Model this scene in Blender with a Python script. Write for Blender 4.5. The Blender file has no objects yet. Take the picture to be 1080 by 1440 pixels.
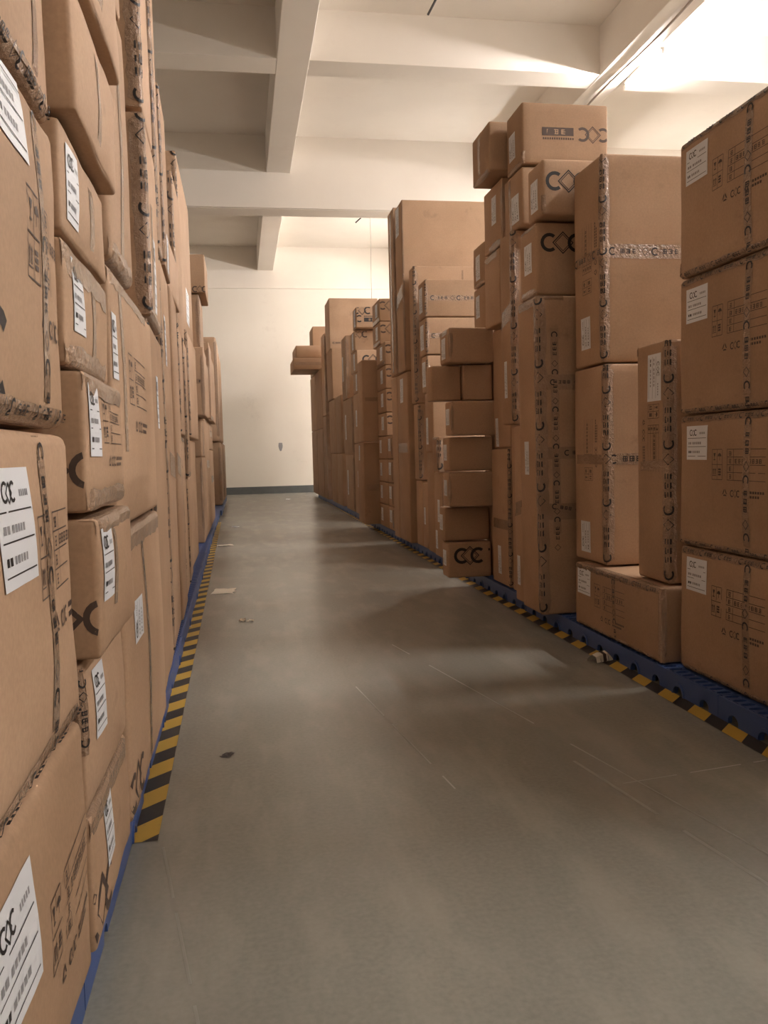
import bpy, math, random
from mathutils import Vector, Matrix, noise

S = bpy.context.scene
COL = S.collection
random.seed(7)

# ------------------------------------------------------------------ materials
def new_mat(name):
    m = bpy.data.materials.new(name); m.use_nodes = True
    nt = m.node_tree
    for n in list(nt.nodes): nt.nodes.remove(n)
    out = nt.nodes.new('ShaderNodeOutputMaterial')
    b = nt.nodes.new('ShaderNodeBsdfPrincipled')
    nt.links.new(b.outputs[0], out.inputs[0])
    return m, nt, b

def node(nt, kind, **kw):
    n = nt.nodes.new(kind)
    for k, v in kw.items():
        if k in n.inputs.keys(): n.inputs[k].default_value = v
        else: setattr(n, k, v)
    return n

def ramp(nt, src, stops):
    r = nt.nodes.new('ShaderNodeValToRGB')
    e = r.color_ramp.elements
    while len(e) > 1: e.remove(e[-1])
    e[0].position, e[0].color = stops[0][0], (*stops[0][1], 1)
    for p, c in stops[1:]:
        x = e.new(p); x.color = (*c, 1)
    nt.links.new(src, r.inputs[0])
    return r

def mixc(nt, a, b, fac, mode='MIX'):
    m = nt.nodes.new('ShaderNodeMix'); m.data_type = 'RGBA'; m.blend_type = mode
    for sock, val in ((m.inputs[0], fac), (m.inputs[6], a), (m.inputs[7], b)):
        if hasattr(val, 'is_output'): nt.links.new(val, sock)
        elif isinstance(val, (int, float)): sock.default_value = val
        else: sock.default_value = (*val, 1)
    return m.outputs[2]

def simple(name, color, rough=.6, **kw):
    m, nt, b = new_mat(name)
    b.inputs['Base Color'].default_value = (*color, 1)
    b.inputs['Roughness'].default_value = rough
    for k, v in kw.items(): b.inputs[k.replace('_', ' ')].default_value = v
    return m

def cardboard():
    m, nt, b = new_mat('cardboard')
    tc = node(nt, 'ShaderNodeTexCoord')
    oi = node(nt, 'ShaderNodeObjectInfo')
    n1 = node(nt, 'ShaderNodeTexNoise', Scale=2.2, Detail=5.0)
    nt.links.new(tc.outputs['Object'], n1.inputs['Vector'])
    n2 = node(nt, 'ShaderNodeTexNoise', Scale=90.0, Detail=2.0)
    nt.links.new(tc.outputs['Object'], n2.inputs['Vector'])
    base = ramp(nt, n1.outputs[0], [(.3, (.43, .275, .170)), (.7, (.515, .338, .216))]).outputs[0]
    tone = ramp(nt, oi.outputs['Random'], [(0, (.84, .82, .80)), (.5, (1, 1, 1)), (1, (1.1, 1.12, 1.16))]).outputs[0]
    c = mixc(nt, base, tone, 1.0, 'MULTIPLY')
    fib = ramp(nt, n2.outputs[0], [(.3, (.93, .93, .93)), (.7, (1.04, 1.04, 1.04))]).outputs[0]
    c = mixc(nt, c, fib, 1.0, 'MULTIPLY')
    # scuffs and grime blotches
    n3 = node(nt, 'ShaderNodeTexNoise', Scale=5.0, Detail=8.0, Roughness=.7)
    nt.links.new(tc.outputs['Object'], n3.inputs['Vector'])
    g = ramp(nt, n3.outputs[0], [(.60, (0, 0, 0)), (.78, (.55, .55, .55))]).outputs[0]
    c = mixc(nt, c, (.20, .13, .085), g)
    nt.links.new(c, b.inputs['Base Color'])
    b.inputs['Roughness'].default_value = .72
    b.inputs['Specular IOR Level'].default_value = .3
    # faint flute lines
    mp = node(nt, 'ShaderNodeMapping'); mp.inputs['Scale'].default_value = (1, 1, .02)
    nt.links.new(tc.outputs['Object'], mp.inputs[0])
    n4 = node(nt, 'ShaderNodeTexNoise', Scale=70.0, Detail=1.0)
    nt.links.new(mp.outputs[0], n4.inputs['Vector'])
    bp = node(nt, 'ShaderNodeBump', Strength=.035, Distance=.01)
    nt.links.new(n4.outputs[0], bp.inputs['Height'])
    nt.links.new(bp.outputs[0], b.inputs['Normal'])
    return m

def tape_mat():
    m, nt, b = new_mat('packing_tape')
    tc = node(nt, 'ShaderNodeTexCoord')
    n = node(nt, 'ShaderNodeTexNoise', Scale=55.0, Detail=4.0, Roughness=.65)
    nt.links.new(tc.outputs['Object'], n.inputs['Vector'])
    n2 = node(nt, 'ShaderNodeTexNoise', Scale=6.0, Detail=3.0)
    nt.links.new(tc.outputs['Object'], n2.inputs['Vector'])
    c = ramp(nt, n2.outputs[0], [(.3, (.33, .215, .14)), (.7, (.43, .285, .19))]).outputs[0]
    nt.links.new(c, b.inputs['Base Color'])
    b.inputs['Roughness'].default_value = .16
    b.inputs['Specular IOR Level'].default_value = .7
    bp = node(nt, 'ShaderNodeBump', Strength=.9, Distance=.012)
    nt.links.new(n.outputs[0], bp.inputs['Height'])
    nt.links.new(bp.outputs[0], b.inputs['Normal'])
    return m

def floor_mat():
    m, nt, b = new_mat('epoxy_floor')
    tc = node(nt, 'ShaderNodeTexCoord')
    P = tc.outputs['Object']
    n1 = node(nt, 'ShaderNodeTexNoise', Scale=.55, Detail=6.0, Roughness=.6); nt.links.new(P, n1.inputs['Vector'])
    base = ramp(nt, n1.outputs[0], [(.3, (.245, .242, .212)), (.55, (.270, .264, .230)), (.75, (.295, .284, .245))]).outputs[0]
    n2 = node(nt, 'ShaderNodeTexNoise', Scale=60.0, Detail=3.0); nt.links.new(P, n2.inputs['Vector'])
    sp = ramp(nt, n2.outputs[0], [(.25, (.9, .9, .9)), (.75, (1.08, 1.08, 1.08))]).outputs[0]
    c = mixc(nt, base, sp, 1.0, 'MULTIPLY')
    # worn pale rub marks down the middle of the aisle
    mp = node(nt, 'ShaderNodeMapping'); mp.inputs['Scale'].default_value = (1.6, .5, 1); mp.inputs['Rotation'].default_value = (0, 0, .12)
    nt.links.new(P, mp.inputs[0])
    n3 = node(nt, 'ShaderNodeTexNoise', Scale=2.6, Detail=5.0, Roughness=.6); nt.links.new(mp.outputs[0], n3.inputs['Vector'])
    w = ramp(nt, n3.outputs[0], [(.48, (0, 0, 0)), (.72, (.60, .60, .60))]).outputs[0]
    c = mixc(nt, c, (.375, .35, .30), w)
    n5 = node(nt, 'ShaderNodeTexNoise', Scale=1.1, Detail=3.0, Roughness=.6); nt.links.new(P, n5.inputs['Vector'])
    d = ramp(nt, n5.outputs[0], [(.52, (0, 0, 0)), (.80, (.30, .30, .30))]).outputs[0]
    c = mixc(nt, c, (.16, .125, .09), d)
    mp2 = node(nt, 'ShaderNodeMapping'); mp2.inputs['Scale'].default_value = (7, .22, 1); mp2.inputs['Rotation'].default_value = (0, 0, .06)
    nt.links.new(P, mp2.inputs[0])
    n6 = node(nt, 'ShaderNodeTexNoise', Scale=1.0, Detail=5.0, Roughness=.6); nt.links.new(mp2.outputs[0], n6.inputs['Vector'])
    st = ramp(nt, n6.outputs[0], [(.50, (0, 0, 0)), (.85, (.30, .30, .30))]).outputs[0]
    c = mixc(nt, c, (.36, .34, .29), st)
    nt.links.new(c, b.inputs['Base Color'])
    b.inputs['Roughness'].default_value = .27
    b.inputs['Specular IOR Level'].default_value = .45
    bp = node(nt, 'ShaderNodeBump', Strength=.04, Distance=.01)
    nt.links.new(n2.outputs[0], bp.inputs['Height']); nt.links.new(bp.outputs[0], b.inputs['Normal'])
    return m

def paint(name, a, c2, dirt=(.5, .44, .36), amount=.25, scale=.8):
    m, nt, b = new_mat(name)
    tc = node(nt, 'ShaderNodeTexCoord')
    n1 = node(nt, 'ShaderNodeTexNoise', Scale=scale, Detail=6.0, Roughness=.6); nt.links.new(tc.outputs['Object'], n1.inputs['Vector'])
    c = ramp(nt, n1.outputs[0], [(.3, a), (.7, c2)]).outputs[0]
    n2 = node(nt, 'ShaderNodeTexNoise', Scale=scale * 3, Detail=9.0, Roughness=.75); nt.links.new(tc.outputs['Object'], n2.inputs['Vector'])
    g = ramp(nt, n2.outputs[0], [(.58, (0, 0, 0)), (.8, (amount,) * 3)]).outputs[0]
    c = mixc(nt, c, dirt, g)
    nt.links.new(c, b.inputs['Base Color'])
    b.inputs['Roughness'].default_value = .85
    bp = node(nt, 'ShaderNodeBump', Strength=.08, Distance=.02)
    nt.links.new(n2.outputs[0], bp.inputs['Height']); nt.links.new(bp.outputs[0], b.inputs['Normal'])
    return m

def worn(name, col, under, thr=.62, rough=.55):
    m, nt, b = new_mat(name)
    tc = node(nt, 'ShaderNodeTexCoord')
    n = node(nt, 'ShaderNodeTexNoise', Scale=18.0, Detail=8.0, Roughness=.75); nt.links.new(tc.outputs['Object'], n.inputs['Vector'])
    g = ramp(nt, n.outputs[0], [(thr, (0, 0, 0)), (thr + .1, (.7, .7, .7))]).outputs[0]
    nt.links.new(mixc(nt, col, under, g), b.inputs['Base Color'])
    b.inputs['Roughness'].default_value = rough
    return m

def emit(name, col, strength):
    m, nt, b = new_mat(name)
    b.inputs['Base Color'].default_value = (.9, .9, .9, 1)
    b.inputs['Emission Color'].default_value = (*col, 1)
    b.inputs['Emission Strength'].default_value = strength
    return m

M = dict(
    card=cardboard(), tape=tape_mat(), floor=floor_mat(),
    ink=simple('black_ink', (.022, .018, .018), .55), soft=simple('faded_ink', (.085, .055, .042), .65),
    paper=simple('label_paper', (.80, .81, .84), .5), grey=simple('grey_print', (.30, .29, .30), .6),
    ceil=paint('ceiling_paint', (.785, .715, .635), (.845, .78, .70), (.60, .50, .42), .22, .5),
    wall=paint('wall_paint', (.78, .715, .63), (.84, .785, .70), (.40, .33, .27), .32, .35),
    skirt=paint('skirting_paint', (.10, .105, .105), (.14, .145, .14), (.2, .19, .17), .3, 2),
    blue=worn('blue_plastic', (.05, .10, .28), (.10, .145, .27), .66, .42),
    hole=simple('dark_hole', (.01, .012, .02), .9),
    yellow=worn('yellow_marking', (.56, .35, .05), (.35, .24, .08), .60),
    black=worn('black_marking', (.028, .024, .022), (.13, .11, .09), .62),
    scrap=simple('scrap_paper', (.82, .75, .62), .7), scuff=simple('pale_scuff', (.283, .276, .240), .29),
    metal=simple('dark_metal', (.05, .045, .045), .5),
    conduit=simple('dusty_cable', (.36, .30, .25), .7),
    white=simple('white_enamel', (.8, .8, .8), .4),
    tube=emit('lit_tube', (1.0, .95, .91), 140.0), tube_far=emit('lit_tube_far', (1.0, .95, .90), 330.0),
    tube_beam=emit('lit_tube_beam', (1.0, .95, .93), 205.0),
)

# ------------------------------------------------------------------ mesh helpers
class MB:
    """collects polygons, links them as ONE mesh object"""
    def __init__(s): s.v, s.f, s.m = [], [], []
    def poly(s, pts, mi=0):
        b = len(s.v); s.v += [tuple(p) for p in pts]; s.f.append(tuple(range(b, b + len(pts)))); s.m.append(mi)
    def box(s, x0, x1, y0, y1, z0, z1, mi=0):
        b = len(s.v)
        s.v += [(x, y, z) for z in (z0, z1) for y in (y0, y1) for x in (x0, x1)]
        for f in ((0, 2, 3, 1), (4, 5, 7, 6), (0, 1, 5, 4), (2, 6, 7, 3), (0, 4, 6, 2), (1, 3, 7, 5)):
            s.f.append(tuple(b + i for i in f)); s.m.append(mi)
    def tube(s, pts, r, n=10, mi=0, caps=True):
        pts = [Vector(p) for p in pts]; rings = []
        for i, p in enumerate(pts):
            d = (pts[min(i + 1, len(pts) - 1)] - pts[max(i - 1, 0)]).normalized()
            a = d.orthogonal().normalized() if i == 0 else (pa - d * pa.dot(d)).normalized()
            pa = a; c = d.cross(a)
            b = len(s.v)
            rr = r[i] if isinstance(r, (list, tuple)) else r
            s.v += [tuple(p + (a * math.cos(t) + c * math.sin(t)) * rr) for t in [2 * math.pi * k / n for k in range(n)]]
            rings.append(b)
        for a0, b0 in zip(rings, rings[1:]):
            for k in range(n):
                s.f.append((a0 + k, a0 + (k + 1) % n, b0 + (k + 1) % n, b0 + k)); s.m.append(mi)
        if caps:
            s.f.append(tuple(rings[0] + k for k in reversed(range(n)))); s.m.append(mi)
            s.f.append(tuple(rings[-1] + k for k in range(n))); s.m.append(mi)
    def build(s, name, mats, parent=None, smooth=False, bevel=0):
        me = bpy.data.meshes.new(name)
        me.from_pydata(s.v, [], s.f); 
        for m in (mats if isinstance(mats, (list, tuple)) else [mats]): me.materials.append(m)
        me.polygons.foreach_set('material_index', s.m)
        if smooth: me.polygons.foreach_set('use_smooth', [True] * len(s.f))
        me.update()
        o = bpy.data.objects.new(name, me); COL.objects.link(o)
        if parent is not None: o.parent = parent
        if bevel:
            b = o.modifiers.new('bevel', 'BEVEL'); b.width = bevel; b.segments = 2; b.limit_method = 'ANGLE'
        return o

def tag(o, label=None, cat=None, group=None, kind=None):
    if label: o['label'] = label
    if cat: o['category'] = cat
    if group: o['group'] = group
    if kind: o['kind'] = kind
    return o

def empty(name, loc, rz=0):
    o = bpy.data.objects.new(name, None); COL.objects.link(o)
    o.location = loc; o.rotation_euler = (0, 0, rz); o.empty_display_size = .1
    return o

def structure(name, mb, mats, **kw):
    return tag(mb.build(name, mats, **kw), kind='structure')

# ------------------------------------------------------------------ room
X0, X1, YB, YF, ZC = -9.5, 11.4, -9.0, 28.0, 7.88
b = MB(); b.box(X0, X1, YB, YF, -.2, 0)
for (xa, ya), (xb, yb), wd in (((-.29, 2.75), (-.12, 1.75), .012), ((.93, 5.4), (1.62, 1.9), .012), ((.55, 4.6), (.74, 3.0), .010), ((1.25, 3.3), (1.5, 1.7), .02), ((1.3, 2.9), (2.0, 3.0), .010)):
    d = Vector((xb - xa, yb - ya)).normalized(); n = Vector((-d.y, d.x)) * wd / 3
    for i in range(12):                                       # old drag marks, paler than the paint
        if (i * 7 + int(xa * 100)) % 5 == 0: continue
        p, q = Vector((xa, ya)).lerp(Vector((xb, yb)), i / 12), Vector((xa, ya)).lerp(Vector((xb, yb)), (i + 1) / 12)
        b.poly([(p.x - n.x, p.y - n.y, .0006), (q.x - n.x, q.y - n.y, .0006), (q.x + n.x, q.y + n.y, .0006), (p.x + n.x, p.y + n.y, .0006)], 1)
structure('floor', b, [M['floor'], M['scuff']])
b = MB(); b.box(X0 - .3, X1 + .3, YB - .3, YF + .3, ZC, ZC + .2); structure('ceiling', b, M['ceil'])
b = MB(); b.box(X0 - .3, X1 + .3, YF, YF + .25, 0, ZC); structure('wall_far', b, M['wall'])
b = MB(); b.box(X0 - .25, X0, YB, YF, 0, ZC); structure('wall_left', b, M['wall'])
b = MB(); b.box(X1, X1 + .25, YB, YF, 0, ZC); structure('wall_right', b, M['wall'])
b = MB(); b.box(X0 - .3, X1 + .3, YB - .25, YB, 0, ZC); structure('wall_back', b, M['wall'])
b = MB(); b.box(X0, X1, YF - .03, YF, 0, .235); structure('baseboard_far', b, M['skirt'])
ZL, ZM, ZF = 7.13, 6.41, 6.57
for x0, x1 in ((-4.34, -3.86), (.745, 1.24), (5.84, 6.32)):          # beams along the aisle, bay by bay
    for y0, y1 in ((YB, -.4), (.25, 8.85), (9.5, 18.37), (19.0, YF - .06)):
        b = MB(); b.box(x0, x1, y0, y1, ZL, ZC); structure('ceiling_beam', b, M['ceil'], bevel=.012)
for y0, y1 in ((-.4, .25), (8.85, 9.5), (18.37, 19.0)):             # deep cross beams
    b = MB(); b.box(X0, X1, y0, y1, ZM, ZC)
    b.box(X0, X1, y0 + .05, y0 + .075, ZM - .012, ZM + .01)
    structure('cross_beam', b, M['ceil'])
for xs in ((X0, -4.34), (-3.86, .745), (1.24, 5.84), (6.32, X1)):     # shallow cross ribs
    for y0, y1 in ((4.2, 4.75), (13.2, 13.72)):
        b = MB(); b.box(xs[0], xs[1], y0, y1, ZL + .004, ZC); structure('ceiling_beam', b, M['ceil'])
b = MB(); b.box(X0, X1, YF - .06, YF, ZF, ZC); structure('cross_beam', b, M['ceil'])

# ------------------------------------------------------------------ cartons
FACES = ('W', 'E', 'S', 'N', 'T', 'B')
class Carton:
    def __init__(s, x0, x1, y0, y1, z0, z1, aisle, r=.014, bulge=.006, amp=.0025, near=1, lean=(0, 0)):
        s.h = Vector(((x1 - x0) / 2, (y1 - y0) / 2, (z1 - z0) / 2))
        s.c = Vector(((x0 + x1) / 2, (y0 + y1) / 2, z0))
        s.aisle, s.r, s.amp = aisle, min(r, min(s.h) * .4), amp
        s.bul = {f: 0.0 for f in FACES}; s.bul[aisle] = bulge; s.bul['S'] = bulge * .4
        s.seed = Vector((random.uniform(-50, 50), random.uniform(-50, 50), random.uniform(-50, 50)))
        s.near, s.lean = near, lean
        s.kids = []
    def size(s, f):
        lx, ly, lz = s.h * 2
        return (ly, lz) if f in 'WE' else (lx, lz) if f in 'SN' else (lx, ly)
    def q(s, f, u, v):
        hx, hy, hz = s.h
        if f == 'W': return Vector((-hx, hy - u, v - hz))
        if f == 'E': return Vector((hx, -hy + u, v - hz))
        if f == 'S': return Vector((-hx + u, -hy, v - hz))
        if f == 'N': return Vector((hx - u, hy, v - hz))
        if f == 'T': return Vector((-hx + u, -hy + v, hz))
        return Vector((-hx + u, hy - v, -hz))
    def surf(s, q, off=0.0):
        h, r = s.h, s.r
        inner = Vector([max(-(h[i] - r), min(h[i] - r, q[i])) for i in range(3)])
        d = q - inner
        n = d.normalized() if d.length > 1e-9 else Vector((0, 0, 1))
        p = inner + n * r
        a = max(range(3), key=lambda i: abs(n[i]))
        f = (('W', 'E'), ('S', 'N'), ('B', 'T'))[a][1 if n[a] > 0 else 0]
        o = [i for i in range(3) if i != a]
        w = max(0, 1 - (q[o[0]] / h[o[0]]) ** 2) * max(0, 1 - (q[o[1]] / h[o[1]]) ** 2)
        k = s.bul[f] * w
        if a != 2:
            k += s.amp * (noise.noise(q * 4.0 + s.seed) + (.35 if s.near > 1 else 0) * noise.noise(q * 9.0 + s.seed))
        p = p + n * (k + off)
        p.z += h.z
        p.x += s.lean[0] * p.z; p.y += s.lean[1] * p.z
        return p
    def lines(s, a, f):
        h, r = s.h[a], s.r
        n = max(2, int(2 * (h - r) / (.05 if s.near > 1 else .3 if s.near else .6)))
        mid = [-(h - r) + 2 * (h - r) * i / n for i in range(n + 1)]
        return [-h, -h + .4 * r] + mid + [h - .4 * r, h]
    def body(s):
        mb = MB(); idx = {}
        def vid(q):
            k = (round(q.x, 6), round(q.y, 6), round(q.z, 6))
            if k not in idx: idx[k] = len(mb.v); mb.v.append(tuple(s.surf(q)))
            return idx[k]
        L = [s.lines(i, 0) for i in range(3)]
        for a in range(3):
            u, v = [i for i in range(3) if i != a]
            for sg in (-1, 1):
                for i in range(len(L[u]) - 1):
                    for j in range(len(L[v]) - 1):
                        pts = []
                        for (p, t) in ((i, j), (i + 1, j), (i + 1, j + 1), (i, j + 1)):
                            q = [0, 0, 0]; q[a] = sg * s.h[a]; q[u] = L[u][p]; q[v] = L[v][t]
                            pts.append(vid(Vector(q)))
                        flip = (sg > 0) == (a == 1)
                        mb.f.append(tuple(reversed(pts)) if flip else tuple(pts)); mb.m.append(0)
        o = mb.build('cardboard_box', M['card'], smooth=True)
        o.location = s.c
        s.o = o
        return o
    # --- things printed or stuck on a face: polygons in face metres, laid over the bulging surface
    def lay(s, name, f, polys, mats, off=.0012):
        mb = MB(); W, H = s.size(f)
        for pts, mi, lift in polys:
            cu = sum(p[0] for p in pts) / len(pts); cv = sum(p[1] for p in pts) / len(pts)
            if not (.002 < cu < W - .002 and .002 < cv < H - .002): continue
            if any(p[0] < -.006 or p[0] > W + .006 or p[1] < -.006 or p[1] > H + .006 for p in pts): continue
            pts = [(min(max(p[0], 0), W), min(max(p[1], 0), H)) for p in pts]
            mb.poly([s.surf(s.q(f, *p), off + lift) for p in pts], mi)
        if mb.f: return mb.build(name, mats, s.o)

def place(shapes, u, v, rot, sc=1.0):
    c, d = math.cos(rot), math.sin(rot)
    return [([(u + sc * (x * c - y * d), v + sc * (x * d + y * c)) for x, y in pts], mi, lift) for pts, mi, lift in shapes]

def rect(x0, y0, x1, y1, mi=0, lift=0, cell=.09):
    nx, ny = max(1, math.ceil(abs(x1 - x0) / cell)), max(1, math.ceil(abs(y1 - y0) / cell))
    out = []
    for i in range(nx):
        for j in range(ny):
            a, c = x0 + (x1 - x0) * i / nx, x0 + (x1 - x0) * (i + 1) / nx
            e, g = y0 + (y1 - y0) * j / ny, y0 + (y1 - y0) * (j + 1) / ny
            out.append(([(a, e), (c, e), (c, g), (a, g)], mi, lift))
    return out

def arc(cx, cy, r, w, a0, a1, mi=0, lift=0, n=14):
    out = []
    for i in range(n):
        t0, t1 = math.radians(a0 + (a1 - a0) * i / n), math.radians(a0 + (a1 - a0) * (i + 1) / n)
        out.append(([(cx + r * math.cos(t0), cy + r * math.sin(t0)), (cx + r * math.cos(t1), cy + r * math.sin(t1)),
                     (cx + (r - w) * math.cos(t1), cy + (r - w) * math.sin(t1)), (cx + (r - w) * math.cos(t0), cy + (r - w) * math.sin(t0))], mi, lift))
    return out

def diamond(cx, cy, r, w, mi=0, lift=0):
    out = []; P = [(r, 0), (0, r), (-r, 0), (0, -r)]
    k = (r - w * 1.41) / r
    for i in range(4):
        a, c = P[i], P[(i + 1) % 4]
        out.append(([(cx + a[0], cy + a[1]), (cx + c[0], cy + c[1]), (cx + c[0] * k, cy + c[1] * k), (cx + a[0] * k, cy + a[1] * k)], mi, lift))
    return out

def glyph(cx, cy, s, seed, mi=0, lift=0):
    """a block character too small in the photo to be read: a few crossing strokes"""
    rnd = random.Random(seed); t = s * .15; out = []
    for y in (-.42, -.05, .35):
        out += rect(cx - s * .45 * rnd.uniform(.6, 1), cy + s * y, cx + s * .45 * rnd.uniform(.6, 1), cy + s * y + t, mi, lift, 9)
    x = rnd.uniform(-.25, .2) * s
    out += rect(cx + x, cy - s * .45, cx + x + t, cy + s * .48, mi, lift, 9)
    if rnd.random() < .6: out += rect(cx - s * .42, cy - s * .42, cx - s * .42 + t, cy + s * .45, mi, lift, 9)
    if rnd.random() < .6: out += rect(cx + s * .30, cy - s * .42, cx + s * .30 + t, cy + s * .45, mi, lift, 9)
    return out

def logo(s, mi=0, lift=0, thin=None, n=14, bold=1.0, sp=.76):
    """C, an open diamond, C - the mark printed on the cartons; s = letter height"""
    r = s / 2; w = s * .18
    out = arc(-s * sp, 0, r, w, 50, 310, mi, lift, n) + arc(s * sp, 0, r, w, 50, 310, mi, lift, n)
    out += diamond(0, 0, s * .60, s * .055 * bold, thin if thin is not None else mi, lift)
    if bold == 1: out += diamond(0, 0, s * .46, s * .035, thin if thin is not None else mi, lift)
    return out

def big_print(s, seed=1, sp=.76):
    """logo followed by a dark block with pale characters and a line of small type"""
    out = logo(s, 0, 0, sp=sp)
    x = s * (sp + .66)
    out += rect(x, -s * .42, x + s * 2.3, s * .14, 0, 0, .2)
    for k in range(3): out += glyph(x + s * (.75 + .52 * k), -s * .14, s * .36, seed + k, 1, .0005)
    for k in range(14): out += rect(x + s * .165 * k, s * .26, x + s * (.165 * k + .11), s * .40, 0, 0, 9)
    return out

def tape_text(L, s, seed=3):
    """one run of the printed packing tape, length L, letter height s: C, block characters, thin diamond"""
    out = []; x = 0; z = .0009
    while x < L:
        out += arc(x + s * .5, 0, s * .5, s * .17, 50, 310, 1, z, 10)
        for k in range(3): out += glyph(x + s * (1.75 + .75 * k), 0, s * .60, seed + k, 1, z)
        out += diamond(x + s * 4.7, 0, s * .5, s * .06, 1, z)
        x += s * 5.5
    return out

def label_sheet(w, h, seed=5):
    out = rect(-w / 2, -h / 2, w / 2, h / 2, 0, 0, .06)
    s = h * .19
    for cx in (-.27, -.055): out += arc(w * cx, h * .30, s * .5, s * .16, 48, 312, 1, .0006, 9)
    out += diamond(-w * .165, h * .29, s * .52, s * .10, 1, .0006)
    for k in range(5): out += rect(w * (.13 + .055 * k), h * .25, w * (.13 + .055 * k) + w * .035, h * .31, 2, .0006, 9)
    for y in (.13, -.12, -.40): out += rect(-w * .44, h * y, w * .44, h * y + h * .014, 1, .0006, .2)
    rnd = random.Random(seed)
    for y, m in ((-.01, 2), (-.27, 1)):
        x = -.40
        for k in range(7):
            g = rnd.uniform(.04, .075)
            if k == 2: x += .04
            if x + g < .30: out += rect(w * x, h * (y - .035), w * (x + g), h * (y + .035), m if k < 2 else 2, .0006, 9)
            x += g + .025
    return out

def handling(s, seed=2):
    """printed handling icons, ruled table, recycling mark and company line; s = icon box height, origin at its lower-left corner"""
    out = []; t = s * .02
    w = s * .62
    for y in (0, s * .5, s): out += rect(0, y, w, y + t, 0, 0, .2)
    for x in (0, w * .5, w): out += rect(x, 0, x + t, s, 0, 0, .2)
    cx, cy = w * .25, s * .78                                    # wine glass
    out += [([(cx - s * .07, cy + s * .11), (cx + s * .07, cy + s * .11), (cx + s * .03, cy), (cx - s * .03, cy)], 0, 0)]
    out += rect(cx - s * .012, cy - s * .10, cx + s * .012, cy, 0, 0, 9) + rect(cx - s * .06, cy - s * .13, cx + s * .06, cy - s * .10, 0, 0, 9)
    cx = w * .75                                                 # umbrella
    out += arc(cx, cy, s * .11, s * .10, 0, 180, 0, 0, 8) + rect(cx - s * .01, cy - s * .13, cx + s * .012, cy, 0, 0, 9)
    cx, cy = w * .25, s * .27                                    # arrows up
    for d in (-.055, .055):
        out += rect(cx + s * (d - .02), cy - s * .10, cx + s * (d + .02), cy + s * .05, 0, 0, 9)
        out += [([(cx + s * (d - .05), cy + s * .05), (cx + s * (d + .05), cy + s * .05), (cx + s * d, cy + s * .12)], 0, 0)]
    out += rect(cx - s * .11, cy - s * .14, cx + s * .11, cy - s * .12, 0, 0, 9)
    cx = w * .75                                                 # stacking limit
    for k in range(3): out += rect(cx - s * .08, cy - s * .12 + s * .085 * k, cx + s * .08, cy - s * .06 + s * .085 * k, 0, 0, 9)
    x0 = w + s * .30; x1 = x0 + s * 2.1
    for k in range(5): out += rect(x0, s * (.0 + .25 * k), x1, s * (.0 + .25 * k) + t, 0, 0, .2)
    for x in (x0, x0 + s * .36): out += rect(x, 0, x + t, s, 0, 0, .2)
    for k in range(4): out += glyph(x0 + s * .18, s * (.12 + .25 * k), s * .15, seed + k)
    for k in range(8): out += glyph(x0 + s * (.50 + .19 * k), s * .62, s * .15, seed + 9 + k)
    cx, cy = w + s * .16, -s * .42                               # recycling triangle
    for k in range(3):
        a = math.radians(90 + 120 * k); a2 = math.radians(90 + 120 * (k + 1))
        p, q = (math.cos(a), math.sin(a)), (math.cos(a2), math.sin(a2))
        R1, R2 = s * .20, s * .105
        m1 = (p[0] * .8 + q[0] * .2, p[1] * .8 + q[1] * .2); m2 = (p[0] * .15 + q[0] * .85, p[1] * .15 + q[1] * .85)
        out.append(([(cx + m1[0] * R1, cy + m1[1] * R1), (cx + m2[0] * R1, cy + m2[1] * R1), (cx + m2[0] * R2, cy + m2[1] * R2), (cx + m1[0] * R2, cy + m1[1] * R2)], 0, 0))
    out += place(logo(s * .24, n=9), cx + s * .62, cy, 0)
    for r_ in range(2):
        for k in range(9 - r_ * 2): out += rect(cx + s * (1.08 + .125 * k), cy + s * (.03 - .14 * r_), cx + s * (1.17 + .125 * k), cy + s * (.11 - .14 * r_), 0, 0, 9)
    return out

# ---- carton dressings, each one a part of its box
def add_label(c, f, fu, fv, w, h, rot=0, seed=5):
    W, H = c.size(f); u, v = fu * W, fv * H
    c.lay('shipping_label', f, place(label_sheet(w, h, seed), u, v, rot), [M['paper'], M['ink'], M['grey']], .0022)
def add_print(c, f, fu, fv, s, rot=0, soft=False, seed=1, sp=.76):
    W, H = c.size(f)
    c.lay('printed_logo', f, place(big_print(s, seed, sp), fu * W, fv * H, rot), [M['soft' if soft else 'ink'], M['card']], .0011)
def add_logo(c, f, fu, fv, s, rot=0, soft=False, bold=1, sp=.76):
    W, H = c.size(f)
    c.lay('printed_logo', f, place(logo(s, bold=bold, sp=sp), fu * W, fv * H, rot), [M['soft' if soft else 'ink']], .0011)
def add_handling(c, f, fu, fv, s, rot=0, seed=2):
    W, H = c.size(f)
    c.lay('printed_handling_marks', f, place(handling(s, seed), fu * W, fv * H, rot), [M['soft']], .0011)
def add_strip(c, f, u0, v0, u1, v1, width=.06, text=True, seed=3, size=None):
    """a straight strip of tape across a face from (u0,v0) to (u1,v1), fractions of the face, with its lettering"""
    W, H = c.size(f)
    a = Vector((u0 * W, v0 * H)); d = Vector((u1 * W, v1 * H)) - a; L = d.length; rot = math.atan2(d.y, d.x)
    P = place(rect(0, -width / 2, L, width / 2, 0, 0, .06), a.x, a.y, rot)
    if text: P += place(tape_text(L - .05, size or width * .85, seed), a.x + .02 * d.x / L, a.y + .02 * d.y / L, rot)
    c.lay('packing_tape', f, P, [M['tape'], M['ink']], .0015)
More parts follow.
